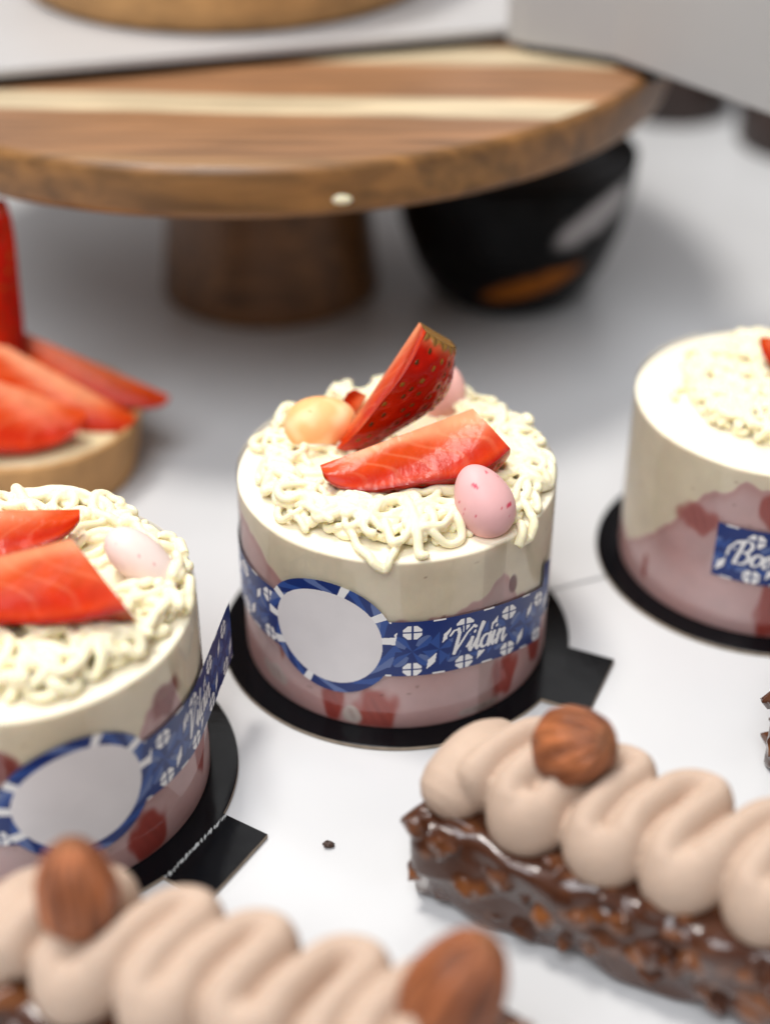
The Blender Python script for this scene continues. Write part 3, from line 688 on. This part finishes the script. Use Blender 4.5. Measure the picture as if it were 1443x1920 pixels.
# ------------------------------------------------------------------ chocolate nut bars with piped ganache
def bar_base(seed, Lb=10.6, hw=1.66, H=2.42):
    rg = np.random.default_rng(seed); mb = MB()
    # rounded core: superellipse sections
    n, mseg = 70, 56; xs = np.linspace(0, Lb, n); rows = []
    th = np.linspace(0, 2 * np.pi, mseg, endpoint=False)
    for i, x in enumerate(xs):
        e = min(x, Lb - x); k = min(1, (e / .35 + .02)) ; k = (1 - (1 - k) ** 2.4) ** (1 / 2.4)
        k = .80 + .20 * k
        c, s = np.cos(th), np.sin(th); p = 2 / 8.0
        yy = np.sign(c) * np.abs(c) ** p * hw * k; zz = np.sign(s) * np.abs(s) ** p * (H / 2 * (.88 + .12 * k))
        yy = yy * (1 + .07 * np.sin(1.9 * x + 2 * zz) + .03 * np.sin(4.1 * x - zz)) * np.where(zz < -.5, .94, 1)
        zz = zz + .05 * np.sin(2.3 * x + yy)
        rows.append(np.stack([np.full(mseg, x), yy, zz + H / 2], 1))
    V = np.concatenate(rows); F = grid_faces(n, mseg, True) + [tuple(range(mseg))[::-1], tuple(range(len(V) - mseg, len(V)))]
    mb.add(V, [f[::-1] for f in F])
    ch = []
    for q in range(150):
        side = rg.uniform()
        x = rg.uniform(.1, Lb - .1)
        if side < .40: c = (x, -hw * rg.uniform(.86, .95), rg.uniform(.45, H - .15))
        elif side < .56: c = (x, hw * rg.uniform(.97, 1.03), rg.uniform(.2, H - .1))
        elif side < .86: c = (x, rg.uniform(-hw, hw), H * rg.uniform(.90, .98))
        else: c = (rg.uniform(.05, .16) if rg.uniform() < .6 else Lb - .1, rg.uniform(-hw, hw) * .9, rg.uniform(.5, H - .2))
        r = rg.uniform(.22, .44); ch.append((*c, r))
        # angular chunk: few-sided ball, stretched
        a = np.linspace(0, 2 * np.pi, 6, endpoint=False) + rg.uniform(0, 1); pv = [(0, 0, -1.)] + [(math.cos(t) * rr, math.sin(t) * rr, zz) for zz, rr in ((-.5, .85), (.35, .95)) for t in a] + [(0, 0, 1.)]
        pv = np.array(pv) * r * np.array([rg.uniform(.8, 1.3), rg.uniform(.7, 1.1), rg.uniform(.7, 1.1)]) + rg.normal(0, .06, (14, 3))
        A = np.linalg.qr(rg.standard_normal((3, 3)))[0]; A = A * np.sign(np.linalg.det(A)); pv = pv @ A.T + np.array(c)
        Fc = [(0, 1 + (j + 1) % 6, 1 + j) for j in range(6)] + [(1 + j, 1 + (j + 1) % 6, 7 + (j + 1) % 6, 7 + j) for j in range(6)] + [(13, 7 + j, 7 + (j + 1) % 6) for j in range(6)]
        mb.add(pv, Fc)
    V, F = remeshed(np.concatenate(mb.V), mb.F, .045, 3)
    V[:, 2] = np.maximum(V[:, 2], 0.0)
    ch = np.array(ch); C = np.ones((len(V), 3)) * lin(72, 41, 27)
    own = np.zeros(len(V))
    d_in = np.maximum.reduce([np.abs(V[:, 1]) / hw, np.abs(V[:, 0] - Lb / 2) / (Lb / 2), np.abs(V[:, 2] - H / 2) / (H / 2)])
    for x, y, z, r in ch:
        d = np.sqrt(((V - np.array([x, y, z])) ** 2).sum(1)); own = np.maximum(own, smooth(1.25 * r, .75 * r, d) * rg.uniform(.08, .85))
    own *= smooth(.97, 1.06, d_in)
    for k in range(3): C[:, k] = C[:, k] * (1 - own) + lin(146, 88, 46)[k] * own
    return V, F, C
def ganache(seed, Lb=10.6, H=2.35, per=1.72):
    rg = np.random.default_rng(seed); mb = MB()
    P, r, rz = [], [], []; q = per / 4; A = .58
    k = 0; x0 = 1.42
    while x0 + per * .75 < Lb - .5:                       # pass back, turn, pass front, turn: rounded U-turns
        j1, j2 = rg.uniform(-.12, .12, 2); a_ = A * (1 + j1); sc_ = 1 + .05 * math.sin(k * 2.1 + seed)
        for t in np.linspace(0, 1, 10, endpoint=False): P.append((x0, -a_ + 2 * a_ * t, 0)); r.append(t); rz.append(sc_)
        for t in np.linspace(0, np.pi, 14, endpoint=False): P.append((x0 + q - q * math.cos(t), a_ + q * math.sin(t), .02)); r.append(1); rz.append(sc_)
        for t in np.linspace(0, 1, 10, endpoint=False): P.append((x0 + 2 * q, a_ - 2 * a_ * t, .04)); r.append(1 - t); rz.append(sc_)
        for t in np.linspace(0, np.pi, 14, endpoint=False): P.append((x0 + 3 * q - q * math.cos(t), -a_ - q * math.sin(t), 0)); r.append(0); rz.append(sc_)
        x0 += per * (1 + j2); k += 1
    P = np.array(P); fr = 1 - np.array(r); sc_ = np.array(rz)
    for _ in range(5): P[1:-1] = (P[:-2] + 2 * P[1:-1] + P[2:]) / 4; fr[1:-1] = (fr[:-2] + 2 * fr[1:-1] + fr[2:]) / 4
    fy = np.clip((-P[:, 1] - .2) / .9, 0, 1)
    P[:, 0] += .40 * P[:, 1] + .08 * np.sin(1.1 * P[:, 0] + seed)
    P[:, 2] = H + .74 - .30 * fy + .16 * np.cos(np.clip(P[:, 1], -1, 1) * 1.3) + P[:, 2]
    V, F = tube(P, (.42 + .13 * fy) * sc_, (.90 - .08 * fy) * sc_, 26); mb.add(V, F)
    t = np.linspace(0, 1, 10); Pb = np.stack([.62 + .34 * t, -.62 + 1.3 * t, H + .50 + .28 * np.sin(t * 3.1)], 1)
    V, F = tube(Pb, .74 - .1 * t, .80, 26); mb.add(V, F)
    V, F = remeshed(np.concatenate(mb.V), mb.F, .05, 4)
    return V, F
def bar(loc, ang, label, sb, sg):
    t = thing('chocolate_bar_cake', (loc[0], loc[1], TZ), label, 'chocolate bar', 'nut chocolate bars topped with beige piped cream', rotz=ang)
    V, F, C = bar_base(sb); mesh('chocolate_base', V, F, M['choc'], t, col=C)
    V, F = ganache(sg); mesh('piped_ganache', V, F, M['ganache'], t)
    return t
bar_r = bar((1.22, 23.83), math.radians(-28), 'glossy nut-studded chocolate bar with beige piped cream, dark chocolate side fully in view', 4, 2)
bar_l = bar((-7.75, 19.45), math.radians(-19), 'blurred nearest chocolate bar, mostly its beige piped cream showing, two nuts on it', 9, 5)
t3 = bar_r.copy(); COL.objects.link(t3); t3.location = (9.65 * U, 27.7 * U, TZ * U); t3.rotation_euler = (0, 0, math.radians(-24))
tag(t3, 'sliver of a third chocolate bar at the right edge below the blurred cake')
for ch in list(bar_r.children):
    k = ch.copy(); COL.objects.link(k); k.parent = t3

def nut(c, ax, L, W, label, seed, wr=1.0):
    t = np.linspace(0, np.pi, 90); p = np.linspace(0, 2 * np.pi, 130, endpoint=False)
    T, P = np.meshgrid(t, p, indexing='ij'); z = -np.cos(T) * L / 2
    r = np.sin(T) ** .88 * W / 2 * (1 - .16 * (z / (L / 2)))
    rd = np.array([[.025 * math.sin(9 * b + 1.6 * nz((math.cos(b), math.sin(b), a), 1.2, seed)) * math.sin(a) + .10 * nz((2.2 * math.cos(b), 2.2 * math.sin(b), a * .9), 1.0, seed + 3) for b in p] for a in t])
    gro = np.array([[nz((5 * math.cos(b), 5 * math.sin(b), a * .8), 1.0, seed + 9) for b in p] for a in t])
    r = r * (1 + wr * rd * .8 + .03 * gro)
    V = np.stack([r * np.cos(P), r * np.sin(P), z], -1)
    mixv = np.clip(.5 + 1.1 * gro, 0, 1)[..., None]
    C = lin(106, 54, 26) * (1 - mixv) + lin(176, 104, 62) * mixv
    cap = smooth(.82, 1.0, z / (L / 2))[..., None]; C = C * (1 - cap * .5) + lin(140, 92, 58) * cap * .5
    o = mesh('roasted_nut', V.reshape(-1, 3), grid_faces(90, 130, True), M['nut'], None, loc=c, col=C.reshape(-1, 3))
    o.rotation_euler = Vector(ax).to_track_quat('Z', 'Y').to_euler()
    return tag(o, label, 'nut', 'roasted nuts on the piped cream')
nut(aty(1080, 1398, 22.6), .62 * _r + .25 * _u - .75 * _d, 1.85, 1.62, 'roasted brown nut on the cream of the bar whose chocolate side shows', 2)
nut(aty(143, 1664, 18.7), -.10 * _r + .95 * _u - .3 * _d, 1.98, 1.50, 'upright wrinkled roasted nut in front of the blank egg sticker, on the nearest bar', 5)
nut(aty(855, 1850, 16.8), .50 * _r + .80 * _u - .2 * _d, 2.25, 1.72, 'large blurred reddish nut at the bottom edge, on the nearest bar', 8, 1.3)

# ------------------------------------------------------------------ crumb
rg = np.random.default_rng(3); V, F = lathe([(.001, 0), (.06, .02), (.10, .06), (.09, .11), (.05, .145), (.001, .15)], 14)
V = V * np.array([1.35, .9, 1]) * (1 + .22 * rg.standard_normal((len(V), 1)) * .6)
c = at(616, 1588, TZ); V[:, 2] = np.maximum(V[:, 2], 0)
tag(mesh('chocolate_crumb', V, F, M['crumb'], None, loc=(c[0], c[1], TZ)), 'tiny dark chocolate crumb alone on the white table', 'crumb')

# ------------------------------------------------------------------ strawberry tart at the left
tc = np.array([-10.95, 39.9])
t = thing('strawberry_tart', (*tc, TZ), 'small round tart heaped with strawberry slices, behind the left mousse cake', 'tart')
V, F = lathe([(.001, 0), (2.9, 0), (3.05, .08), (3.42, 2.05), (3.40, 2.15), (3.28, 2.16), (3.2, 2.05), (3.1, 1.75), (.001, 1.75)], 96)
rg = np.random.default_rng(8); V[:, :2] *= (1 + .006 * np.sin(31 * np.arctan2(V[:, 1], V[:, 0])))[:, None]
mesh('tart_shell', V, F, M['crust'], t)
V, F = lathe([(3.14, 1.80), (3.0, 2.05), (2.0, 2.28), (.001, 2.4)], 64); mesh('cream_filling', V, F, M['custard'], t)
GT = 'strawberry slices on the tart'
berry(aty(318, 742, 40.4), aty(20, 612, 41.4), (-.3 * _r - .85 * _u - .3 * _d), (.1, .8, -.5), 1.75, 1.5, 'pointed strawberry slice sticking out over the right rim of the tart', GT, 11, False, .25, .7)
berry(aty(256, 780, 39.2), aty(-60, 610, 40.4), (-.4 * _r - .8 * _u - .3 * _d), (0, .8, -.5), 2.3, 1.2, 'middle strawberry slice on the tart, between the pointed and the front one', GT, 12, False, .7, .85)
berry(aty(165, 772, 38.2), aty(-160, 660, 38.8), (-.45 * _r - .8 * _u - .35 * _d), (0, .6, -.7), 3.1, 1.0, 'broad orange-red front strawberry slice on the tart', GT, 13, False, .45, .9)
berry(aty(2, 372, 41.8), aty(8, 680, 40.8), (.85, -.5, 0), (-.7, -.4, 0), .95, 1.7, 'strawberry slice standing upright at the photo edge on the tart', GT, 14, False, .35, .95)

# ------------------------------------------------------------------ wooden cake stand
sc_ = np.array([-4.42, 53.5])
t = thing('cake_stand', (*sc_, TZ), 'round striped wooden cake stand on a turned foot', 'cake stand')
Zt = 10.13 - TZ; th_ = 1.58; R = 14.42
prof_side = [(R - .25, Zt - th_), (R - .06, Zt - th_ + .08), (R, Zt - th_ + .3), (R, Zt - .3), (R - .06, Zt - .07), (R - .22, Zt)]
V1, F1 = lathe([(.001, Zt - th_)] + prof_side, 160); V2, F2 = lathe([(R - .22, Zt), (R * .5, Zt), (.001, Zt)], 160)
n1 = len(V1)
mesh('plate', np.concatenate([V1, V2]), F1 + [tuple(i + n1 for i in f) for f in F2], None, t, mats=[M['wood_side'], M['wood_top']], fm=[0] * len(F1) + [1] * len(F2))
V, F = lathe([(.001, 0), (4.05, 0), (4.2, .12), (4.15, .5), (3.72, 4.5), (3.5, Zt - th_ - .01)], 96); mesh('foot', V, F, M['wood_foot'], t)
V, F = lathe([(.001, 0), (.16, .01), (.24, .05), (.2, .1), (.001, .12)], 16)
fleck = aty(640, 382, 39.13)
V = V[:, [0, 2, 1]] * np.array([1.25, -1, .62])
tag(mesh('cream_smear', V, F, M['cream'], None, loc=(fleck[0], 53.5 - math.sqrt(R * R - (fleck[0] + 4.42) ** 2) + .03, fleck[2])), 'small smear of white cream on the front edge of the wooden stand', 'smear')

# white board on the stand, black slab added as its gap shadow, and the tart
A, B = np.array([-13.6, 45.15]), np.array([7.0, 50.9]); d = unit(B - A); nn = np.array([-d[1], d[0]])
t = thing('serving_board', (*((A + B) / 2), Zt + TZ + .01), 'white board lying on the wooden stand, a black slab below as its gap shadow', 'board')
q = lambda p: np.array(p) - (A + B) / 2
V, F = slab([q(A - .0 * d), q(B), q(B + 15 * nn), q(A + 15 * nn)], .32, .62, .05); mesh('board_top', V, F, M['whiteware'], t, smooth=False)
V, F = slab([q(A + .06 * nn), q(B + .06 * nn), q(B + 14.8 * nn), q(A + 14.8 * nn)], 0.12, .30, .03); mesh('gap_shadow', V, F, M['board'], t, smooth=False)
t = thing('large_tart', (-5.7, 56.2, Zt + TZ + .64), 'large golden brown tart case cut by the top edge of the photo', 'tart')
V, F = lathe([(.001, 0), (6.9, 0), (7.25, .2), (7.45, 1.0), (7.9, 4.6), (7.6, 4.7), (7.2, 4.2), (.001, 4.0)], 120); mesh('tart_shell', V, F, M['crust'], t)
V, F = bevel_box(-1.6, 1.6, -.7, .7, 0, .55, .1)
o = tag(mesh('biscuit', V, F, M['crust'], None, loc=(6.6, 53.0, Zt + TZ + .64)), 'small tan biscuit between the white board and the pale grey display riser', 'biscuit'); o.rotation_euler = (0, 0, -.2)

# pale grey display riser at the upper right, standing clear of the table on a stem
t = thing('display_riser', (16, 56, TZ), 'pale grey curved display riser cut by the top right corner of the photo', 'display stand')
front = [at(px, py, 10.65)[:2] for px, py in ((950, 62), (985, 70), (1060, 80), (1150, 94), (1230, 122), (1300, 147), (1443, 198), (1640, 280))]
poly = [tuple(p) for p in front] + [tuple(p + np.array([1.6, 2.2])) for p in front[::-1]]
def strip(z0, z1, k):
    n = len(front); V = []
    for z, ins in ((z0, .06), (z0 + .06, 0), (z1 - .12, 0), (z1, .1)):
        for p in front: V.append((*(p + np.array([.6, .8]) * ins - (16, 56)), z))
        for p in front[::-1]: V.append((*(p + np.array([1.6, 2.2]) - np.array([.6, .8]) * ins - (16, 56)), z))
    m2 = 2 * n; F = grid_faces(4, m2, True)
    for a in range(n - 1):
        F.append((a, m2 - 1 - a, m2 - 2 - a, a + 1)); b = 3 * m2; F.append((b + a, b + a + 1, b + m2 - 2 - a, b + m2 - 1 - a))
    return np.array(V), F
V, F = strip(10.52, 14.3, 0); mesh('block', V, F, M['greyblock'], t, smooth=False)
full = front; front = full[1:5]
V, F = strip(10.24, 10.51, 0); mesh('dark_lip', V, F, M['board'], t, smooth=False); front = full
V, F = lathe([(.001, 0), (1.6, 0), (1.6, .2), (.5, .5), (.45, 10.32), (.001, 10.32)], 40); V[:, :2] += (6.0, -10.0); mesh('stem', V, F, M['whiteware'], t)

# black bowl behind the stand's foot
t = thing('glazed_bowl', (4.75, 53.0, TZ), 'black glossy bowl with an amber streak behind the wooden foot', 'bowl')
prof = [(.001, 0), (2.0, 0), (2.7, .12), (3.15, .6), (3.65, 1.5), (4.15, 2.9), (4.48, 4.6), (4.52, 5.6), (4.40, 5.65), (4.3, 5.4), (3.6, 5.2), (2.0, 5.3), (.001, 5.4)]
pr = []
for (a, b), (c, d) in zip(prof[:-1], prof[1:]):
    for k in np.linspace(0, 1, 6)[:-1]: pr.append((a + (c - a) * k, b + (d - b) * k))
pr.append(prof[-1]); V, F = lathe(pr, 120)
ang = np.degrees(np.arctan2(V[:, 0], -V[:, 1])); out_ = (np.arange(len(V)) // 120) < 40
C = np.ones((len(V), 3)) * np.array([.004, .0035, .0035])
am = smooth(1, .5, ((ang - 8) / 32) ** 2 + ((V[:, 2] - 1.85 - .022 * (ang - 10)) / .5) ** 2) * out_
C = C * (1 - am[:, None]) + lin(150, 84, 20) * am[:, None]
gs = smooth(1, .5, ((ang - 38) / 24) ** 2 + ((V[:, 2] - 4.15 - .03 * (ang - 30)) / .75) ** 2) * out_  # grey highlight painted into the colour of the bowl's outer side
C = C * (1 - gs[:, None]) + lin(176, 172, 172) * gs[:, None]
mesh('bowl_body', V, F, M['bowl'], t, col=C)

# dark cakes on the table far right
for (x, y, r, h, lab) in ((14.2, 73.6, 3.0, 4.0, 'dark brown cake far behind, under the pale grey display riser'), (20.0, 68.8, 3.3, 4.0, 'dark brown cake far behind at the right edge of the photo')):
    t = thing('dark_cake', (x, y, TZ), lab, 'cake', 'dark cakes in the background')
    V, F = lathe([(.001, 0), (r * .96, 0), (r, .15), (r, h - .3), (r - .1, h - .08), (r - .35, h), (.001, h)], 64); mesh('cake_body', V, F, M['darkcake'], t)
